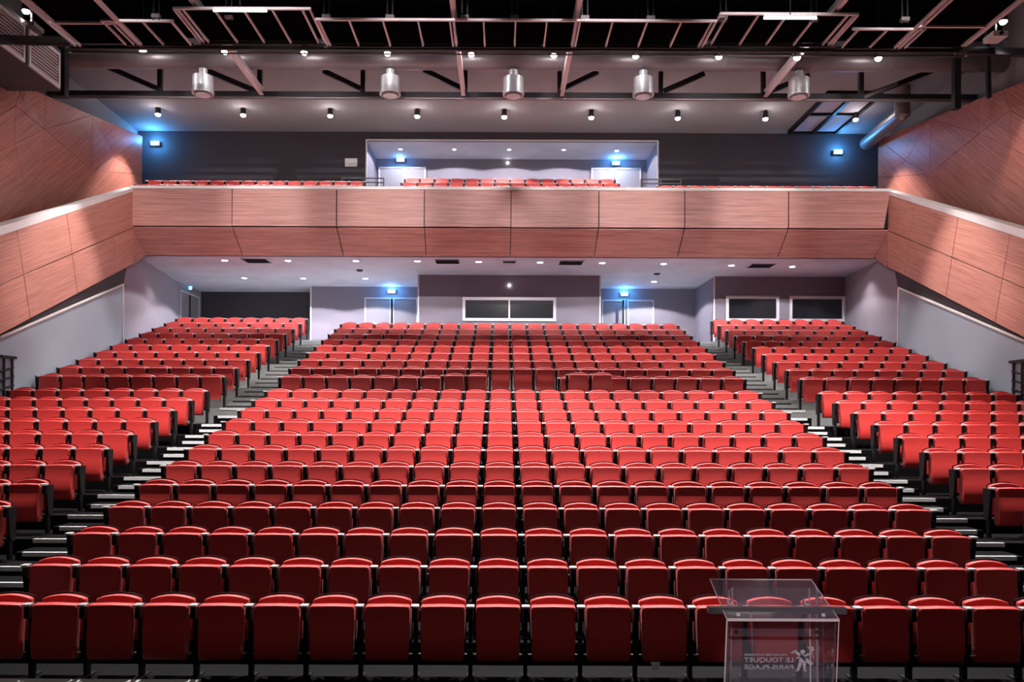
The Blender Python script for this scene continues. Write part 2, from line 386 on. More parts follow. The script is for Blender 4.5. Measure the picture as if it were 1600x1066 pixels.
# ------------------------------------------------ upper timber side walls with folded panels
for s in (-1, 1):
    side = 'left' if s < 0 else 'right'
    root = empty('wall_'+side+'_timber'); tag(root, kind='structure')
    XW = 12.5
    def Wp(px, py, out=0):
        Z = (XW - .246 - out)*F/(CX-px); p = at(px, py, Z); return Vector((p.x*-s, p.y, p.z)) if s > 0 else p
    FO = .3
    T0, T1, T2, T3, T4, T5 = [(-420, -46), (30, 137), (67, 152), (107, 169), (140, 183), (218, 215)]
    P1, P2, P3, P6, P8 = (19, 168, .07), (65, 205, .0), (18, 228, .04), (140, 269, .05), (176, 249, .0)
    Bn, Bl, L1, L2 = (60, 390, 0), (-420, 577, 0), (-420, 427, .03), (-420, 456, 0)
    R1, R2 = (218, 275, 0), (218, 330, 0)
    polys = [([T0, T1, P1, L1], 'woodd1'), ([T1, T2, P2, P1], 'woodd1'), ([P1, P2, P3], 'woodd1'), ([P1, P3, L2, L1], 'woodd1'), ([T2, T4, P2], 'woodd1'), ([T4, P6, P2], 'woodd1'),
             ([P2, P6, Bn], 'woodd1'), ([P2, Bn, P3], 'woodd1'), ([P3, Bn, Bl, L2], 'woodd1'), ([T4, T5, P8], 'woodd1'), ([T4, P8, P6], 'woodd1'), ([T5, R1, P8], 'woodd1'), ([P6, P8, R1], 'woodd1'), ([P6, R1, R2, Bn], 'woodd1')]
    for pl, m_ in polys:
        slab([Wp(*q) for q in pl], .05, .004, 'panel', M[m_], root)
    bk = [Wp(-420, -46, -.1), Wp(218, 215, -.1), Wp(218, 330, -.1), Wp(-420, 577, -.1)]
    MB().prism(bk, (.12*s, 0, 0)).build('panel_backing', M['shell'], root)
    # dark upper wall behind and above
    tag(MB().box(*sorted((12.95*s, 13.15*s)), 6, 33, -.03, ZROOF).build('wall_'+side, M['roofgrey']), kind='structure')

# ------------------------------------------------ rear upper wall with the alcove
YR = 28.0
ztop = 12.56
ax0, ax1 = at(571, 240, YR).x, at(1026, 240, YR).x
az = at(800, 219, YR).z
def bx(name, m, *b):
    return tag(MB().box(*b).build(name, M[m]), kind='structure')
bx('wall_back', 'darkwall', -13, ax0, YR, YR+.2, 7.8, ZROOF); bx('wall_back', 'darkwall', ax1, 13, YR, YR+.2, 7.8, ZROOF)
bx('wall_back', 'darkwall', ax0, ax1, YR, YR+.2, az, ZROOF)
bx('wall_back', 'booth', ax0-.2, ax1+.2, 30.1, 30.3, 7.8, az+.1)
bx('wall_back', 'booth', ax0-.2, ax0, YR+.2, 30.1, 7.8, az); bx('wall_back', 'booth', ax1, ax1+.2, YR+.2, 30.1, 7.8, az)
bx('ceiling', 'ceil', ax0, ax1, YR+.2, 30.1, az+.001, az+.15)
bx('floor', 'greystep', -12.9, 12.9, 24.25, 30.1, 8.99, 9.04)
bx('trim_5', 'cap', ax0-.03, ax0+.02, YR-.02, YR+.05, 9, az); bx('trim_5', 'cap', ax1-.02, ax1+.03, YR-.02, YR+.05, 9, az)
bx('trim_5', 'cap', ax0, ax1, YR-.02, YR+.02, az-.03, az+.01)
bx('ceiling', 'roofgrey', -13, 13, 21.3, YR, ztop, ztop+.15)
bx('ceiling', 'roof', -13.1, 13.1, 21.3, 21.5, ztop+.1, ZROOF)
bx('ceiling', 'roof', -13.2, 13.2, -6, 21.3, ZROOF, ZROOF+.2)
bx('wall_front', 'roof', -13.2, 13.2, -6.2, -6, -.1, ZROOF)
# alcove doors
for nm, a, b, h in (('door_6', 590, 631, 1), ('door_7', 632, 664, -1), ('door_8', 922, 957, 1), ('door_9', 959, 1000, -1)):
    door(nm, a, b, 262, 30.08, 9.04, h)

# ================================================================== SEATS
def arc_outline(wb, wt, z0, z1, arch, cr, n=8):
    """front-view outline: bottom width wb, top width wt, arched top"""
    p = [(-wb/2+cr, z0), (wb/2-cr, z0), (wb/2, z0+cr)]
    zs = z1 - arch
    p += [(wt/2, zs-cr)]
    for i in range(n+1):
        t = 1 - 2*i/n; x = (wt/2-cr*.45)*t; p.append((x, zs + arch*(1-t*t) - (cr*.15 if abs(t) == 1 else 0)))
    p += [(-wt/2, zs-cr), (-wb/2, z0+cr)]
    return p
def ring(outline, y, inset, lean=0, zref=.8, yfun=None):
    cx = 0; zc = sum(z for x, z in outline)/len(outline); hw = max(x for x, z in outline); hh = (max(z for x, z in outline)-min(z for x, z in outline))/2
    out = []
    for x, z in outline:
        x2 = x*(1-inset/hw); z2 = zc+(z-zc)*(1-inset/hh)
        yy = y + lean*(z2-zref) + (yfun(z2) if yfun else 0)
        out.append((x2, yy, z2))
    return out
def seat_meshes():
    me = {}
    bo = arc_outline(.43, .448, .34, .800, .036, .022)
    lean = .035
    b = MB(); b.rings([ring(bo, .035, .004, lean), ring(bo, .02, 0, lean), ring(bo, -.020, 0, lean), ring(bo, -.029, .004, lean), ring(bo, -.032, .011, lean)])
    me['backrest'] = b.mesh('backrest', M['fabric'])
    so = arc_outline(.455, .468, .30, .816, .040, .025)
    b = MB(); b.rings([ring(so, .052, .006, lean), ring(so, .048, 0, lean), ring(so, .036, .0, lean)])
    me['back_shell'] = b.mesh('back_shell', M['shell'])
    # tipped-up seat pad: its upholstered underside faces the stage, leaning out a little low down
    z0, z1 = .195, .742
    L_ = [(.200, z0), (.211, z0+.016), (.213, .33), (.215, .42), (.218, .52), (.220, .62), (.221, .70), (.219, z1-.016), (.205, z1-.003)]
    po = [(-x, z) for x, z in L_[:1]] + L_ + [(0.0, z1+.003)] + [(-x, z) for x, z in L_[::-1]][:-1]
    NP = len(po)
    def bul(z):
        t = (z1 - z)/(z1-z0)
        return -(.030*t + .022*math.sin(math.pi*max(0, min(1, (t-.25)/.85)))) + (.03*((t-.9)/.1)**2 if t > .9 else 0)
    def r2(y, inset, k=1.): return ring(po, y, inset, 0, .7, lambda z: bul(z)*k)
    b = MB(); rs = [r2(-.10, .010, .3), r2(-.115, 0, .4), r2(-.188, 0, 1), r2(-.197, .003, 1), r2(-.202, .011, 1)]
    vs = [p for r in rs for p in r]
    fs = [(j*NP+i, j*NP+(i+1) % NP, (j+1)*NP+(i+1) % NP, (j+1)*NP+i) for j in range(len(rs)-1) for i in range(NP)]
    b.add(vs, fs, True)
    for ri in (0, len(rs)-1):
        base = 0; fs = []
        # po: 0 = left bottom, 1..9 right side upwards, 10 = top centre, 11.. left side downwards
        lf = [0] + list(range(NP-1, 10, -1)); rt = list(range(1, 10))
        for q in range(8): fs.append((base+rt[q], base+rt[q+1], base+lf[q+1], base+lf[q]))
        fs.append((base+rt[8], base+10, base+lf[8]))
        b.add(rs[ri], fs, True)
    me['seat_pad'] = b.mesh('seat_pad', M['fabric'])
    # hinge rod under the pad
    b = MB(); b.tube((-.245, -.15, .25), (.245, -.15, .25), .012, 8); me['hinge_rod'] = b.mesh('hinge_rod', M['steel'])
    # arm: short pale cap, a little crowned
    w_, y0, y1 = .080, -.222, -.145
    b = MB(); b.rings([[(-w_/2, y0+.006, .722), (w_/2, y0+.006, .722), (w_/2, y1, .724), (-w_/2, y1, .724)],
                       [(-w_/2, y0, .728), (w_/2, y0, .728), (w_/2, y1, .730), (-w_/2, y1, .730)],
                       [(-w_/2, y0+.002, .741), (w_/2, y0+.002, .741), (w_/2, y1, .744), (-w_/2, y1, .744)],
                       [(-w_/2+.006, y0+.008, .746), (w_/2-.006, y0+.008, .746), (w_/2-.006, y1, .748), (-w_/2+.006, y1, .748)]], False)
    me['armrest'] = b.mesh('armrest', M['arm'])
    # side standard: box below the arm, tapering post, foot plate
    b = MB(); b.prism([(-.025, -.205, .60), (-.025, -.03, .56), (-.025, .0, .715), (-.025, -.205, .715)], (.05, 0, 0))
    b.prism([(-.02, -.13, .0), (-.02, -.06, .0), (-.02, -.04, .60), (-.02, -.14, .60)], (.04, 0, 0))
    b.box(-.04, .04, -.24, .02, .0, .012)
    me['leg'] = b.mesh('leg', M['shell'])
    # end panel of a row
    b = MB(); b.prism([(-.036, -.15, .36), (-.036, -.12, .28), (-.036, -.03, .26), (-.036, .0, .70), (-.036, -.01, .722), (-.036, -.19, .722)], (.012, 0, 0))
    me['end_panel'] = b.mesh('end_panel', M['shell'])
    return me
SM = seat_meshes()
def part(name, parent, dx=0, mirror=False, mesh=None):
    o = bpy.data.objects.new(name, SM[mesh or name]); COL.objects.link(o); o.parent = parent; o.location = (dx, 0, 0)
    if mirror: o.rotation_euler = (0, 0, 0); o.scale = (-1, 1, 1)
    return o
def seat_proto(end):
    r = empty('theatre_seat')
    for nm in ('seat_pad', 'backrest', 'back_shell', 'hinge_rod'): part(nm, r)
    part('armrest', r, -PIT/2); part('leg', r, -PIT/2)
    if end == 'left': part('end_panel', r, -PIT/2)
    if end == 'right': part('armrest', r, PIT/2); part('leg', r, PIT/2); part('end_panel', r, PIT/2, True)
    return r
protos = {}
ORD = ['', 'first', 'second', 'third', 'fourth', 'fifth', 'sixth', 'seventh', 'eighth', 'ninth', 'tenth', 'eleventh', 'twelfth']
CARD = ['', 'one', 'two', 'three', 'four', 'five', 'six', 'seven', 'eight', 'nine', 'ten', 'eleven', 'twelve']
def stud_leg(leg):
    """two rows of bright studs on a leg, each its own small piece"""
    for sx in (-.014, .014):
        for z in (.30, .36, .42):
            MB().tube((sx, -.165, z), (sx, -.15, z), .006, 8).build('stud', M['steel'], leg)
def place(end, x, k, label, dy=0, dz=0):
    if end not in protos:
        protos[end] = seat_proto(end); o = protos[end]
    else: o = copy_tree(protos[end])
    o.location = (x, rowY(k)+dy, rowZ(k)+dz)
    tag(o, label, 'seat', 'red tip-up seats in rows one to eleven'); return o
NIND = 11
stud_rows = []
for k in range(1, NIND+1):
    for i in range(20):
        x = (i-9.5)*PIT
        if i < 10: where = ('leftmost' if i == 0 else ORD[i+1]+' from left end')
        else: where = ('rightmost' if i == 19 else ORD[20-i]+' from right end')
        row = 'front row' if k == 1 else 'row %s from the stage' % CARD[k]
        o = place('left' if i == 0 else 'right' if i == 19 else 'mid', x, k, 'red tip-up seat, centre block, %s, %s' % (row, where))
        if k == 1 and i in (8, 9, 10, 11): stud_rows.append(o)
    # side blocks: only the seats that stand in view
    for s in (-1, 1):
        for j in range(8):
            x = s*(12.42 + .5 + j)*PIT
            px = CX + (x - CAMX - s*.3)*F/rowY(k)
            if px < -12 or px > 1612: continue
            lab = 'red tip-up seat, %s block, row %s from the stage, %s' % ('left' if s < 0 else 'right', CARD[k], 'beside the aisle' if j == 0 else ORD[j+1]+' from the aisle')
            e = 'mid'
            if s < 0 and j == 0: e = 'right'
            elif s > 0 and j == 0: e = 'left'
            elif s < 0 and j == 7: e = 'left'
            elif s > 0 and j == 7: e = 'right'
            place(e, x, k, lab)
for o in stud_rows:
    for c in o.children:
        if c.name.startswith('leg'): stud_leg(c)
# the rest, joined: stalls rows twelve to twenty-two
def joined(name, places, label, parts=('seat_pad', 'backrest', 'back_shell', 'armrest', 'leg'), p=PIT):
    mats = []; V = []; Fc = []; MI = []; SMO = []
    for (x, y, z, end) in places:
        L = [(q, -p/2 if q in ('armrest', 'leg') else 0, 1) for q in parts]
        if end == 'right': L += [('armrest', p/2, 1), ('leg', p/2, 1), ('end_panel', p/2, -1)]
        if end == 'left': L += [('end_panel', -p/2, 1)]
        for q, dx, sx in L:
            m = SM[q]; b = len(V)
            kx = p/PIT if q in ('seat_pad', 'backrest', 'back_shell') else 1
            V += [(x+dx+v.co.x*sx*kx, y+v.co.y, z+v.co.z) for v in m.vertices]
            if m.materials[0] not in mats: mats.append(m.materials[0])
            mi = mats.index(m.materials[0])
            for f in m.polygons:
                t = tuple(b+i for i in f.vertices); Fc.append(t if sx > 0 else t[::-1]); MI.append(mi); SMO.append(f.use_smooth)
    m = bpy.data.meshes.new(name); m.from_pydata(V, [], Fc)
    for a in mats: m.materials.append(a)
    m.polygons.foreach_set('material_index', MI); m.polygons.foreach_set('use_smooth', SMO); m.update()
    o = bpy.data.objects.new(name, m); COL.objects.link(o); tag(o, label, 'seats', kind='stuff'); return o
pl = []
for k in range(NIND+1, 23):
    if k <= 21:
        for i in range(20):
            x = (i-9.5)*PIT
            e = 'left' if i == 0 else 'right' if i == 19 else 'mid'
            if k == 13 and i in (9, 10, 11): continue
            dz = .05 if (k == 13 and i in (7, 8)) else 0
            pl.append((x, rowY(k), rowZ(k)+dz, e))
        if k == 13:
            pl += [((12-9.5+.33)*PIT, rowY(k)-.16, rowZ(k)+.075, 'mid'), ((13-9.5+.33)*PIT, rowY(k)-.16, rowZ(k)+.075, 'mid')]
    for s in (-1, 1):
        for j in range(8):
            x = s*(12.42+.5+j)*PIT
            e = 'right' if (s < 0 and j == 0) or (s > 0 and j == 7) else 'left' if (s > 0 and j == 0) or (s < 0 and j == 7) else 'mid'
            pl.append((x, rowY(k), rowZ(k), e))
joined('rear_stalls_seats', pl, 'remaining red tip-up seats filling the rear stalls rows under the balcony')
# balcony seats
pl = []
def brow(px0, n, Y, ytop, pit=.5):
    for i in range(n):
        p = at(px0, ytop, Y); pl.append((p.x + (i+.5)*pit, Y, p.z-.80, 'left' if i == 0 else 'right' if i == n-1 else 'mid'))
brow(214, 14, 25.2, 290.5); brow(232, 14, 26.1, 284.5)
brow(628, 14, 25.2, 291); brow(627, 14, 26.1, 285.5); brow(632, 14, 27.0, 279.5)
brow(1022, 14, 25.2, 295.5); brow(1024, 14, 26.1, 289.5)
joined('balcony_seats', pl, 'red tip-up seats whose tops show above the white balcony cap', p=.5)

# ================================================================== OVERHEAD
def ceil_thing(name, label, cat, loc, group=None):
    return tag(empty(name, loc), label, cat, group)
# large air duct across the hall
du = MB(); yd, zd = 21.2, at(800, 93, 21.2).z
du.tube((-12.96, yd, zd), (12.96, yd, zd), .27, 20)
for i in range(-6, 6): du.tube((i*2.2+1.18, yd, zd), (i*2.2+1.22, yd, zd), .285, 20)
tag(du.build('air_duct', M['duct']), 'long round sheet metal air duct crossing under the rear ceiling', 'duct')
# diffusers below the duct
dn = 0
WHERE = ['second lamp of the upper row', 'third', 'x', 'y', 'z']
DL = ['silver drum air diffuser, nearest the left side wall', 'silver drum air diffuser between the far left one and the middle one', 'silver drum air diffuser hanging at the centre of the truss',
      'dark-sided silver drum air diffuser, just right of the central one', 'silver drum air diffuser, nearest the right side wall']
pr = None
for px, lab in zip((315, 607.5, 800, 1003, 1246), DL):
    c = at(px, 150, 21.2)
    if pr is None:
        r = ceil_thing('air_diffuser', lab, 'air diffuser', (c.x, c.y, c.z), 'air diffusers under the duct')
        MB().lathe((0, 0, 0), [(.265, .14), (.265, .47)]).lathe((0, 0, .47), [(.265, .0), (.13, .05)]).lathe((0, 0, 0), [(.28, .02), (.28, .14)]).build('drum', M['silver'], r)
        MB().lathe((0, 0, 0), [(.10, .46), (.11, .50), (.11, .675)], 14).build('neck', M['silver'], r)
        g = MB().lathe((0, 0, 0), [(.21, -.012), (.235, .0), (.235, .004)]).build('grille', M['duct'], r)
        for q in range(3): MB().lathe((0, 0, 0), [(.05+q*.06, -.022), (.07+q*.06, -.022), (.07+q*.06, -.012)], 14).build('grille_ring', M['silver'], g)
        pr = r
    else:
        r = copy_tree(pr); r.location = c; tag(r, lab)
# rear truss: chord, posts, diagonals
tr = ceil_thing('roof_truss', 'black steel truss with posts and diagonals below the rear ceiling', 'truss', (0, 22.4, 11.6))
ZC = at(800, 149.5, 22.4).z
def tb(name, a, b, w, h, parent, m='truss', up=(0, 0, 1)):
    o = MB().bar(a, b, w, h, up).build(name, M[m], parent); o.location = -Vector(parent.location); return o
tb('chord', (-12.9, 22.4, ZC), (12.9, 22.4, ZC), .16, .13, tr)
tb('chord', (-12.9, 22.4, ztop-.08), (12.9, 22.4, ztop-.08), .16, .14, tr)
for px in (248, 404, 565, 725, 872, 1030, 1190, 1343):
    x = at(px, 150, 22.4).x; tb('post', (x, 22.4, ZC), (x, 22.4, ztop), .12, .12, tr, up=(0, 1, 0))
for a, b in (((108, 82), (246, 142)), ((320, 112), (402, 146)), ((503, 112), (562, 140)), ((660, 110), (722, 140)), ((932, 112), (875, 140)), ((1098, 114), (1034, 142)), ((1262, 116), (1194, 144)), ((1500, 90), (1347, 150))):
    tb('diagonal', at(a[0], a[1], 22.45), at(b[0], b[1], 22.45), .10, .13, tr)
# silver conduit under the chord
tag(MB().tube((-12.6, 22.1, at(0, 154.5, 22.1).z), (12.6, 22.1, at(0, 154.5, 22.1).z), .04, 10).build('conduit', M['duct']), 'thin metal conduit running along the bottom of the truss', 'conduit')
# fore-and-aft beams
BL = ['pale fore-and-aft ceiling beam, leftmost of the four', 'pale fore-and-aft ceiling beam just left of the middle diffuser', 'pale fore-and-aft ceiling beam just right of the middle diffuser', 'pale fore-and-aft ceiling beam, rightmost of the four']
for px, lab in zip((407, 722, 876, 1194), BL):
    p = at(px, 150, 22.3); b = MB()
    b.box(p.x-.055, p.x+.055, 8, 22.3, 11.56, 11.585).box(p.x-.055, p.x+.055, 8, 22.3, 11.72, 11.745).box(p.x-.01, p.x+.01, 8, 22.3, 11.585, 11.72)
    tag(b.build('ceiling_beam', M['gridbar']), lab, 'beam', 'fore-and-aft ceiling beams')
# catwalk
ZK = 11.40
cw = ceil_thing('catwalk', 'suspended dark technical catwalk with pale crossbars under the black roof', 'catwalk', (0, 18, ZK))
def cbar(a, b, w=.045, z=ZK, m='gridbar', nm='crossbar', h=.05):
    pa = atz(a[0], a[1], z); pb = atz(b[0], b[1], z); return tb(nm, pa, pb, w, h, cw, m)
def bay(px0, py0, px1, py1, tops, yb=69, z=ZK, wide=.034):
    a = atz(px0, py0, z); b = atz(px1, py1, z); yn = (a.y+b.y)/2; yf = 18.95
    tb('rail', (a.x, yn, z), (b.x, yn, z), .05, .05, cw, 'gridbar')
    tb('rail', (a.x, yf, z), (b.x, yf, z), .05, .07, cw, 'truss')
    xs_ = [atz(p, py0+(py1-py0)*(p-px0)/(px1-px0), z).x for p in tops]
    for x in xs_: tb('crossbar', (x, yn, z), (x, yf, z), wide, .05, cw, 'gridbar')
    for i in range(len(xs_)-1):
        if xs_[i+1]-xs_[i] > .2:
            o = MB().box(xs_[i]+.03, xs_[i+1]-.03, yn+.03, yf-.04, z+.03, z+.05).build('deck_panel', M['deck'], cw); o.location = -Vector(cw.location)
bay(490, 30, 1115, 33, [490, 494, 542, 595, 650, 700, 706, 753, 803, 852, 898, 904, 955, 1009, 1062, 1109, 1115])
bay(268, 15, 483, 15, [268, 274, 282, 331, 377, 422, 469, 481], z=ZK+.06)
bay(1124, 18, 1337, 22, [1124, 1136, 1184, 1228, 1274, 1322, 1332, 1337], z=ZK+.06)
bay(156, 36, 268, 34, [158, 171, 219, 264])
bay(1330, 42, 1443, 44, [1340, 1385, 1431, 1441])
for (x0, x1, ys_) in ((-10.35, -8.75, (16.6, 17.9)), (8.95, 10.55, (16.6, 17.9))):
    for x in (x0, x0+.12, x1-.06, x1): tb('rail', (x, 12, ZK), (x, 19.0, ZK), .045, .06, cw, 'gridbar')
    for y in (13.5, 15.1)+ys_: tb('crossbar', (x0, y, ZK), (x1, y, ZK), .05, .05, cw, 'gridbar')
    for ya, yb_ in ((12, 13.5), (13.5, 15.1), (15.1, 16.6), (16.6, 17.9), (17.9, 19)):
        o = MB().box(x0+.15, x1-.09, ya+.04, yb_-.04, ZK+.03, ZK+.05).build('deck_panel', M['deck'], cw); o.location = -Vector(cw.location)
tb('edge_beam', (-10.6, 19.05, ZK-.02), (10.8, 19.05, ZK-.02), .08, .09, cw, 'truss')
tb('edge_tube', (-10.6, 19.2, ZK-.08), (10.8, 19.2, ZK-.08), .03, .03, cw, 'duct')
for x in (-7.9, -6.3, -4.15, -2.75, -1.1, 0, 1.55, 3, 4.6, 6.6, 8.6):
    for dx in (-.06, .06):
        tb('hanger', (x+dx, 17.75, ZK), (x+dx, 17.75, ZROOF), .025, .025, cw, 'truss', (0, 1, 0))
    o = MB().box(x-.09, x+.09, 17.70, 17.80, ZK+.04, ZK+.12).build('clamp', M['duct'], cw); o.location = -Vector(cw.location)
# fluorescent tubes on the catwalk
for a, b, lab in (((331, 18.5), (414, 18.5), 'lit fluorescent batten on the left part of the catwalk'), ((1192, 25), (1272, 28), 'lit fluorescent batten on the right part of the catwalk')):
    pa = atz(a[0], a[1], ZK-.13); pb = atz(b[0], b[1], ZK-.13); c = (pa+pb)/2
    r = ceil_thing('batten_light', lab, 'light', c)
    h = (pb-pa).length/2
    MB().tube((-h, 0, 0), (h, 0, 0), .022, 10).build('tube', M['tubeon'], r); MB().box(-h, h, -.02, .02, .022, .067).build('housing', M['plastic'], r); MB().box(-.01, .01, -.01, .01, .067, ZROOF-c.z).build('stem', M['shell'], r)
# dark trusses and hoists higher up
for i, (y, lab) in enumerate(((15.6, 'dark flown truss above the catwalk, farther one'), (13.2, 'dark flown truss above the catwalk, nearer one'))):
    r = ceil_thing('flown_truss', lab, 'truss', (0, y, 12.75))
    for dz in (0, .4): tb('chord', (-9, y, 12.75+dz), (9, y, 12.75+dz), .05, .05, r)
    for j in range(24):
        xa = -9+j*.75; tb('web', (xa, y, 12.75+.4*(j % 2)), (xa+.75, y, 12.75+.4*((j+1) % 2)), .03, .03, r)
# ---- spotlights
def lamp_head(name, label, group, p, power, cone, tgt, ztopv, r_=.05, estr='lens', spill=0):
    r = ceil_thing(name, label, 'light', p, group)
    MB().lathe((0, 0, 0), [(.075, .0), (.085, .02), (.08, .20), (.05, .24)], 14).build('lamp_can', M['shell'], r)
    MB().lathe((0, 0, 0), [(.02, -.07), (.05, -.058), (.075, -.032), (.082, .0)], 14).build('lens', M[estr], r)
    if spill: point(name+'_spill', Vector(p)+Vector((0, -.12, -.10)), spill, LAMP_WHITE, .05, r)
    MB().box(-.012, .012, -.012, .012, .24, ztopv-p[2]).build('stem', M['shell'], r)
    spot(name+'_beam', Vector(p)+Vector((0, 0, -.09)), tgt, power, cone, .45, parent=r, r=r_)
    return r
UP = [221, 349, 473, 603, 734, 863, 991, 1121, 1243, 1370]
for i, px in enumerate(UP):
    p = at(px, 85+(px-784)*.006, 20.5 if i != 8 else 19.65)
    lamp_head('ceiling_spotlight', 'bright ceiling spotlight, %s from the left in the upper lamp row' % ORD[i+1], 'upper row of ceiling spotlights', p, P_B*1.15 if i != 6 else P_B*.6, 59, p+Vector((0, -.25, -5)), ZROOF if p[1] < 21.3 else ztop, spill=11)
LOW = [245, 378, 514, 650, 786, 922, 1057, 1194, 1335]
for i, px in enumerate(LOW):
    p = at(px, 182.5+(px-784)*.003, 25.9)
    lamp_head('ceiling_spotlight', 'bright ceiling spotlight, %s from the left in the lower lamp row' % ORD[i+1], 'lower row of ceiling spotlights', p, P_C, 84, p+Vector((0, -.3, -5)), ztop, spill=10)
for px, py, Z, lab in ((38, 20, 18.3, 'single bright spotlight high beside the left timber wall'), (1565, 30, 18.3, 'single bright spotlight high beside the right end of the catwalk')):
    p = at(px, py, Z)
    lamp_head('ceiling_spotlight', lab, None, p, P_SIDE, 100, p+Vector((0, 0, -5)), ZROOF)
# rows of the same lamps nearer the stage, above the frame
for i in range(8):
    x = -9.1+i*2.6
    lamp_head('ceiling_spotlight', 'ceiling spotlight over the front stalls, %s from the left, above the frame' % ORD[i+1], 'spotlights above the front stalls', Vector((x, 12.3, 12.0)), P_A, 76, (x, 12.9, 0), ZROOF)
# stage-side washes on the balcony front
for i in range(6):
    x = -9.0+i*3.6
    lamp_head('stage_projector', 'stage projector aimed at the balcony front, %s from the left, above the frame' % ORD[i+1], 'projectors above the stage', Vector((x, 5.5, 12.4)), P_WASH, 21, (x*1.02, 24.0, 8.6), ZROOF, .12)
for s_, lab in ((-1, 'left'), (1, 'right')):
    for j_, (xs_, yt, zt2, pw) in enumerate(((-3.5, 21.3, 6.9, .75), (-2.2, 16.8, 5.4, .42))):
        lamp_head('stage_projector', 'stage projector aimed at the %s balcony arm, %s one' % (lab, ('farther', 'nearer')[j_]), 'projectors above the stage', Vector((s_*xs_, 5.0+j_*.5, 12.2)), P_WASH*pw, 20, (s_*11.3, yt, zt2), ZROOF, .12)
lamp_head('stage_projector', 'added unseen projector behind the camera, brightening the lectern', 'projectors above the stage', Vector((-1.2, -4, 5.5)), 1900, 8, (1.46, 4.3, 1.42), ZROOF, .08)  # added lamp, out of view, to lift the lectern and its lettering
lamp_head('stage_projector', 'added unseen wide soft lamp above the stage, front fill for the seats', 'projectors above the stage', Vector((0, 1.0, 11)), 330, 110, (0, 9, 0), ZROOF, .3)  # added fill lamp, out of view, lightening the front row faces
# ---- recessed downlights under the balcony
DN = [(350, 408.5), (449, 408.5), (555, 408.5), (651, 408.5), (747, 409), (843, 409.5), (940, 410), (1036, 411), (1142, 413), (1237, 414.5)]
DR = [(381, 436), (473, 436), (570, 436), (1021, 439)]
def downlight(px, py, z, lab, grp, power, cone=138, rad=.09, lean=0, bl=.12):
    p = atz(px, py, z); p.z = z
    r = ceil_thing('downlight', lab, 'light', p, grp)
    MB().lathe((0, 0, 0), [(rad+.02, -.012), (rad+.035, -.006), (rad+.035, .0)], 16).build('trim_ring', M['plastic'], r)
    MB().lathe((0, 0, 0), [(rad-.02, -.022), (rad, -.018), (rad, -.010)], 16).build('lens', M['lensdim'], r)
    spot('downlight_beam', p+Vector((0, 0, -.04)), p+Vector((0, lean, -5)), power, cone, bl, col=(.93, .93, 1.0), parent=r)
for i, (a, b) in enumerate(DN): downlight(a, b, 7.63, 'recessed downlight under the balcony, %s from the left in the front row' % ORD[i+1], 'front row of soffit downlights', P_UNDER*.95, 138)
for i, (a, b) in enumerate(DR): downlight(a, b, 7.63, 'recessed downlight under the balcony, %s from the left in the rear row' % ORD[i+1], 'rear row of soffit downlights', P_UNDER*2.1, 139)
# wall-grazing lamps that scallop the rear walls (hidden row close to the wall)
for i, px in enumerate((624, 708, 794, 879, 962)):
    downlight(px, 233.5 if i < 4 else 234.5, az, 'recessed alcove downlight above the balcony, %s from the left' % ORD[i+1], 'alcove downlights', P_ALCOVE*1.4, 155, .06, bl=.08)
for p, lab in ((Vector((-10.9, 26.6, 7.63)), 'soffit downlight beside the left plum wall'), (Vector((10.9, 26.0, 7.63)), 'soffit downlight beside the right plum wall')):
    spot('downlight_beam', p+Vector((0, 0, -.05)), p+Vector((-.2 if p.x < 0 else .2, 0, -5)), P_UNDER*.35, 110, .7)
# ---- black vents and small detectors in the soffit
for i, (px, py, w_, lab) in enumerate(((400, 409, .75, 'black ceiling vent at the left end under the balcony'), (698, 409, .75, 'black ceiling vent left of the central small one'), (891, 410, .75, 'black ceiling vent right of the central small one'), (1188, 413.5, .75, 'black ceiling vent at the right end under the balcony'), (795, 409, .4, 'small black ceiling vent at the centre under the balcony'))):
    p = atz(px, py, 7.63); r = ceil_thing('ceiling_vent', lab, 'vent', (p.x, p.y, 7.63), 'soffit vents')
    h = w_/2; d = .34 if w_ > .5 else .18
    MB().box(-h, h, -d, d, -.012, 0).build('vent_tray', M['shell'], r)
    for (a, b, c, e) in ((-h-.03, h+.03, -d-.03, -d), (-h-.03, h+.03, d, d+.03), (-h-.03, -h, -d, d), (h, h+.03, -d, d)): MB().box(a, b, c, e, -.02, 0).build('vent_frame', M['ceil'], r)
    for q in range(5): MB().box(-h+.02, h-.02, -d+.05+q*(2*d-.08)/5, -d+.07+q*(2*d-.08)/5, -.03, -.012).build('slat', M['truss'], r)
for px, py, lab in ((561, 423, 'small dark round detector under the left of the balcony'), (1025.5, 426.5, 'small dark round detector under the right of the balcony')):
    p = atz(px, py, 7.63); tag(MB().lathe((p.x, p.y, 7.63), [(.07, -.05), (.11, -.03), (.12, 0)], 14).build('ceiling_detector', M['shell']), lab, 'detector', 'soffit detectors')
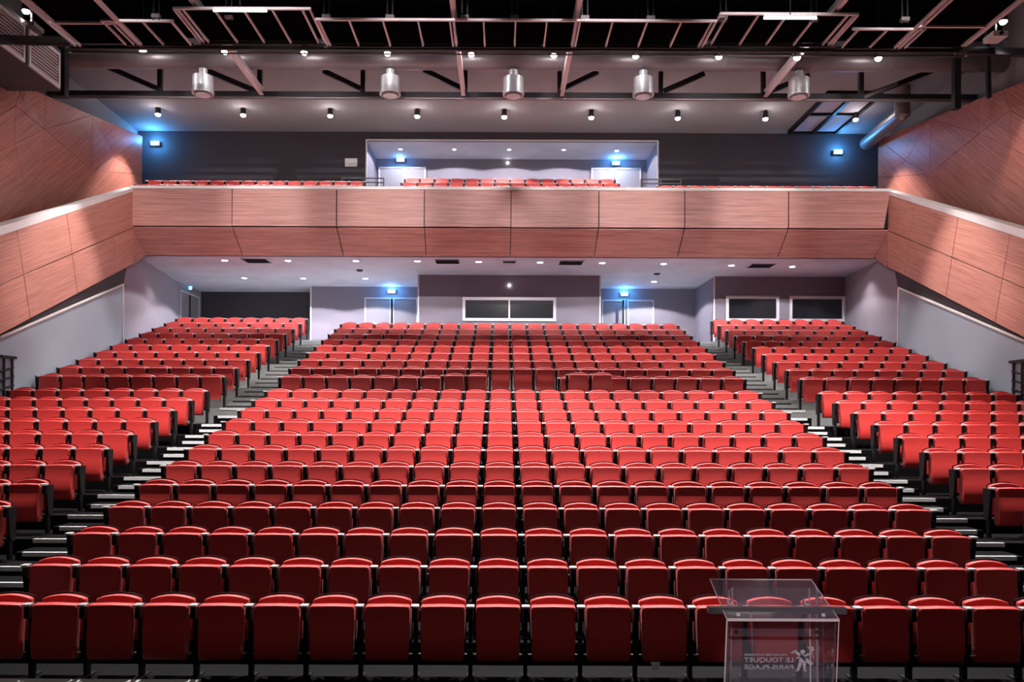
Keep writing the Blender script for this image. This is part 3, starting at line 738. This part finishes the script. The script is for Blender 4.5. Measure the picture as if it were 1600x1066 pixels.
# ---- blue emergency luminaires
for px, py, Y, lab, pw in ((240, 226, 27.9, 'blue-glowing emergency light at the left end of the upper rear wall', 3.5), (1308, 235, 27.9, 'blue-glowing emergency light on the right part of the upper rear wall', 3.), (624, 250, 29.98, 'blue-glowing emergency light over the left alcove door', 1.6), (961, 254, 29.98, 'blue-glowing emergency light over the right alcove door', 1.6),
                       (611, 456, 30.77, 'blue-glowing emergency light over the left door under the balcony', 1.5), (975, 459, 31.01, 'blue-glowing emergency light over the right door under the balcony', 1.5), (293, 452, 31.0, 'blue-glowing emergency light over the far left side door', 2.2)):
    p = at(px, py, Y)
    r = ceil_thing('emergency_light', lab, 'light', p)
    MB().box(-.15, .15, .0, .09, -.07, .07).build('housing', M['plastic'], r)
    MB().rings([[(-.14, .0, -.06), (.14, .0, -.06), (.14, 0, .06), (-.14, 0, .06)], [(-.12, -.03, -.045), (.12, -.03, -.045), (.12, -.03, .045), (-.12, -.03, .045)]], False).build('lens', M['blue'], r)
    point('emergency_glow', Vector(p)+Vector((0, -.16, .05)), P_BLUE*pw, (.08, .42, 1.0), .08, r)
    if py < 240 and not 500 < px < 1100:      # fixed to the rear wall by a bracket
        o = MB().box(-.03, .03, .09, .12, -.02, .02).build('bracket', M['shell'], r)
# small wall fittings
p = at(547, 255, 27.98); tag(MB().box(p.x-.21, p.x+.21, 27.96, 27.999, p.z-.14, p.z+.14).build('wall_plate', M['plastic']), 'pale rectangular plate on the dark rear wall left of the alcove', 'plate')
for px, py, Y, lab in ((795, 446, 28.18, 'tiny lit indicator above the control room window'), (791.5, 254.5, 30.08, 'tiny lit indicator on the alcove back wall')):
    p = at(px, py, Y); tag(MB().lathe((p.x, Y-.01, p.z), [(.03, -.04), (.045, 0), (.03, .04)], 10).build('indicator_lamp', M['lensdim']), lab, 'light')
# balcony access rails
for a, b, s, lab in ((533, 598, -1, 'black balcony handrail left of the central seats'), (1000, 1062, 1, 'black balcony handrail right of the central seats')):
    r = ceil_thing('balcony_handrail', lab, 'handrail', (0, 26.6, 9.04), 'balcony handrails')
    pa = at(a, 279.5, 26.6); pb = at(b, 280, 26.6)
    for dy, hh in ((0, pa.z), (0, pa.z-.14), (0, pa.z-.28)): tb('rail', (pa.x, 26.6, hh), (pb.x, 26.6, hh), .035, .035, r)
    for x in (pa.x, (pa.x+pb.x)/2, pb.x): tb('post', (x, 26.6, 9.04), (x, 26.6, pa.z), .03, .03, r, up=(0, 1, 0))
# rails beside the lower side walls
for s in (-1, 1):
    lab = 'black metal handrail in front of the %s grey side wall' % ('left' if s < 0 else 'right')
    r = ceil_thing('side_handrail', lab, 'handrail', (s*11.15, 17.9, 0), 'side handrails')
    zt_ = 3.97
    X0 = 11.405
    tb('rail', (s*(X0-.12), 17.75, zt_), (s*(X0-.12), 18.3, zt_), .04, .06, r)
    for y in (17.85, 18.15): tb('post', (s*(X0-.12), y, 2.0), (s*(X0-.12), y, zt_), .035, .05, r, up=(0, 1, 0))
    for q in range(3): tb('rail', (s*(X0-.12), 18.2, zt_-.22-q*.2), (s*(X0-.12), 14.5, zt_-1.1-q*.2), .035, .035, r)
    tb('post', (s*(X0-.12), 14.6, 1.2), (s*(X0-.12), 14.6, 2.9), .05, .05, r, up=(0, 1, 0))
    for o in r.children: o.location = -Vector(r.location)
# ---- upper side plant: ventilation boxes, posts, cross beams
r = ceil_thing('ventilation_box', 'dark ventilation box with pale framed louvre above the left timber wall', 'ventilation unit', (-11.9, 18, 10.7))
def vb(nm, m, *b):
    o = MB().box(*b).build(nm, M[m], r); o.location = -Vector(r.location)
zb0 = at(40, 95, 18).z
zb0 = 10.62
vb('casing', 'band', -12.9, -11.1, 14.5, 19.75, zb0, zb0+1.0)
for (y0, y1) in ((16.9, 18.2), (18.36, 19.65)):
    X = -11.1
    vb('louvre_frame', 'plastic', X, X+.05, y0, y1, zb0+.02, zb0+.10); vb('louvre_frame', 'plastic', X, X+.05, y0, y1, zb0+.80, zb0+.88)
    vb('louvre_frame', 'plastic', X, X+.05, y0, y0+.07, zb0+.1, zb0+.8); vb('louvre_frame', 'plastic', X, X+.05, y1-.07, y1, zb0+.1, zb0+.8)
    for q in range(9): vb('slat', 'gridbar', X, X+.03, y0+.07, y1-.07, zb0+.13+q*.075, zb0+.155+q*.075)
def sbeam(name, label, cat, a, b, w_, h_, m='truss'):
    tag(MB().bar(a, b, w_, h_, (0, 1, 0) if abs(Vector(b).z-Vector(a).z) > 1 else (0, 0, 1)).build(name, M[m]), label, cat)
sbeam('steel_post', 'black steel post beside the ventilation box', 'post', at(96, 155, 20.4), Vector((at(96, 60, 20.4).x, 20.4, ZROOF)), .2, .2)
sbeam('steel_post', 'black steel post where the truss meets the right timber wall', 'post', at(1492, 168, 20.7), Vector((at(1492, 70, 20.7).x, 20.7, ZROOF)), .16, .16)
sbeam('steel_post', 'slim black post above the right timber wall', 'post', at(1543, 150, 20), Vector((at(1538, 60, 20).x, 20, ZROOF)), .09, .09)
sbeam('cross_beam', 'dark beam joining the catwalk to the left wall', 'beam', at(-15, 65, 17.0), at(102, 68, 18.9), .12, .19)
sbeam('cross_beam', 'dark beam joining the catwalk to the right wall', 'beam', at(1490, 76, 18.9), at(1650, 80, 18.6), .12, .16)
sbeam('brace', 'pale sloping brace under the right end of the ceiling', 'brace', at(1348, 150, 22.3), at(1400, 128, 22.3), .06, .08, 'duct')
r = ceil_thing('wall_projector', 'pale box projector beside the right single spotlight', 'projector', at(1553, 55, 18.4))
MB().box(-.17, .17, -.2, .2, -.06, .06).build('body', M['plastic'], r); MB().box(-.02, .02, -.02, .02, .06, ZROOF-r.location.z).build('stem', M['shell'], r); MB().tube((0, -.24, 0), (0, -.2, 0), .04, 12).build('lens', M['glassdark'], r)
r = ceil_thing('wall_projector', 'pale box projector under the left single spotlight', 'projector', at(47, 46, 18.4))
MB().box(-.17, .17, -.2, .2, -.05, .05).build('body', M['duct'], r); MB().box(-.02, .02, -.02, .02, .05, ZROOF-r.location.z).build('stem', M['shell'], r)
# hatch and round duct at the right of the rear ceiling
r = ceil_thing('ceiling_hatch', 'framed smoke hatch in the rear ceiling, lit blue on the right', 'hatch', (10.4, 26.0, ztop))
for x0 in (-.75, .05):
    for y0 in (-1.6, .1):
        MB().box(x0, x0+.68, y0, y0+1.5, -.06, 0).build('panel', M['purple'], r)
for b in ((-.85, -.77, -1.7, 1.7), (.75, .83, -1.7, 1.7), (-.06, .04, -1.7, 1.7)): MB().box(b[0], b[1], b[2], b[3], -.14, 0).build('frame_bar', M['shell'], r)
for y in (-1.7, -.04, 1.62): MB().box(-.85, .83, y, y+.08, -.12, 0).build('frame_bar', M['shell'], r)
p0 = at(1352, 222, 27.6); p1 = at(1408, 174, 24.0)
tag(MB().tube(p0, p1, .22, 18).tube(p1-Vector((0, 0, .1)), (p1.x, p1.y, ztop-.012), .22, 18).lathe(p1, [(.02, -.22), (.12, -.185), (.19, -.11), (.222, 0), (.19, .11)], 18).build('round_duct', M['duct']), 'round duct sloping down to the right end of the rear wall', 'duct')

# ================================================================== LECTERN
YL0, YL1 = 4.0, 4.48
A = at(1137, 968, YL0); B = at(1312, 968, YL0); C_ = at(1110, 905, YL1+.02); D_ = at(1268, 905, YL1+.02)
lx = (A.x+B.x)/2; lec = empty('lectern', (lx, 4.25, .62)); tag(lec, 'transparent acrylic lectern with mirrored white lettering, in front of the seats', 'lectern')
def lp(nm, mb, m):
    o = mb.build(nm, M[m], lec); o.location = -Vector(lec.location); return o
lp('desk_top', MB().prism([A, B, D_, C_], (0, 0, .008)), 'acrylic')
eg = MB(); 
for nm, a, b, t in (('desk_edge', A, B, .012), ('desk_edge', C_, D_, .006), ('desk_edge', A, C_, .005), ('desk_edge', B, D_, .005)):
    lp(nm, MB().bar(a+Vector((0, -.004, .004)), b+Vector((0, -.004, .004)), t, t), 'acrylicedge')
R0 = at(1145, 975, YL1); R1 = at(1277, 975, YL1)
R0.z = R1.z = A.z + .06
zb_ = .632
Rb0 = Vector((R0.x-.02, YL1, zb_)); Rb1 = Vector((R1.x+.02, YL1, zb_))
Fb0 = Vector((A.x-.03, YL0+.02, zb_)); Fb1 = Vector((B.x-.03+.0, YL0+.02, zb_))
lp('front_panel', MB().prism([R0, R1, Rb1, Rb0], (0, .008, 0)), 'acrylic')
lp('side_panel', MB().prism([A+Vector((.004, .02, 0)), R0, Rb0, Fb0], (.008, 0, 0)), 'acrylic')
lp('side_panel', MB().prism([B+Vector((-.004, .02, 0)), R1, Rb1, Fb1], (-.008, 0, 0)), 'acrylic')
for a, b, t in ((A, Fb0, .006), (B, Fb1, .004), (R0, Rb0, .010), (R1, Rb1, .012), (R0+Vector((-.03, -.05, 0)), Rb0+Vector((-.03, -.05, 0)), .005), (R1+Vector((-.045, -.01, 0)), Rb1+Vector((-.045, -.01, 0)), .005)):
    lp('panel_edge', MB().bar(a, b, t, t, (0, 1, 0)), 'acrylicedge')
s0 = at(1107, 951, YL0+.12); s1 = at(1322, 951, YL0+.12); s1.z = s0.z
lp('document_rail', MB().box(s0.x, s1.x, s0.y-.02, s0.y+.02, s0.z-.018, s0.z+.014), 'smoke')
for px in (1142, 1262):
    q = at(px, 940, YL0+.25); lp('hinge_block', MB().prism([q, q+Vector((.025, 0, -.02)), q+Vector((.0, .0, -.06)), q+Vector((-.02, 0, .02))], (0, .02, 0)), 'acrylicedge')
for px in (1155, 1288):
    q = at(px, 961, YL0+.03); lp('screw', MB().tube(q, q+Vector((0, 0, .012)), .010, 10), 'plastic')
lp('base_plate', MB().box(A.x-.05, B.x+.05, YL0-.05, YL1+.1, .62, .632), 'acrylic')
def text(body, size, x_px, y_px, name='lettering', ext=.0012, sx=1., width=None):
    c = bpy.data.curves.new(name, 'FONT'); c.body = body; c.size = size; c.extrude = ext; c.align_x = 'LEFT'
    c.materials.append(M['print_'])
    o = bpy.data.objects.new(name, c); COL.objects.link(o); q = at(x_px, y_px, YL1+.011)
    o.parent = lec; o.location = q - Vector(lec.location); o.rotation_euler = (math.radians(90), 0, math.radians(180))
    bpy.context.view_layer.update()
    if width: k = width/max(o.dimensions.x, 1e-4); o.scale = (k, 1, 1)
    bpy.context.view_layer.update()
    me = bpy.data.meshes.new_from_object(o.evaluated_get(bpy.context.evaluated_depsgraph_get()))
    if not me.materials: me.materials.append(M['print_'])
    o2 = bpy.data.objects.new(name, me); COL.objects.link(o2); o2.parent = lec; o2.location = o.location.copy(); o2.rotation_euler = o.rotation_euler.copy(); o2.scale = o.scale.copy(); o2['kind'] = 'stuff'
    bpy.data.objects.remove(o)
    return o2
mw = lambda px: px/F*YL1
text('LE TOUQUET', .036, 1242, 1033, width=mw(77)); text('PARIS-PLAGE', .034, 1242, 1044, width=mw(77)); text('PALAIS DES CONGRES', .014, 1231, 1023, width=mw(66))
# emblem: little figure carrying a plank and a flag (in photo pixels, flat on the panel)
em = MB()
def epoly(pts): em.prism([at(x, y, YL1+.010) for x, y in pts], (0, .002, 0))
def z_(x, y): return (1150+x*150/1600, 1000+y*66/704)
epoly([z_(1130+40*math.cos(a*math.pi/6), 180+36*math.sin(a*math.pi/6)) for a in range(12)])
epoly([z_(*q) for q in ((1085, 225), (1165, 225), (1190, 370), (1060, 370))])
epoly([z_(*q) for q in ((960, 170), (1010, 150), (1310, 370), (1265, 415))])
epoly([z_(*q) for q in ((1060, 365), (1125, 365), (1065, 500), (1005, 505), (1030, 480))])
epoly([z_(*q) for q in ((1125, 365), (1185, 365), (1175, 480), (1205, 500), (1150, 505))])
epoly([z_(*q) for q in ((1150, 235), (1255, 195), (1275, 210), (1170, 265))])
epoly([z_(*q) for q in ((1200, 85), (1250, 110), (1300, 85), (1320, 165), (1250, 170))])
epoly([z_(*q) for q in ((1250, 100), (1262, 100), (1315, 290), (1303, 290))])
epoly([z_(*q) for q in ((930, 195), (980, 165), (1010, 190), (950, 210))])
epoly([z_(*q) for q in ((1090, 245), (1020, 280), (1035, 298), (1095, 275))])
o = em.build('emblem', M['print_'], lec); o.location = -Vector(lec.location); o['kind'] = 'stuff'
# small grey floor tag below the front row
p = at(1026, 1040, 7.9); tag(MB().prism([p+Vector((-.045, 0, .03)), p+Vector((.045, 0, .03)), p+Vector((.03, 0, -.04)), p+Vector((-.03, 0, -.04))], (0, .03, 0)).build('floor_tag', M['plastic']), 'small grey tapered tag below the front row of seats', 'tag')
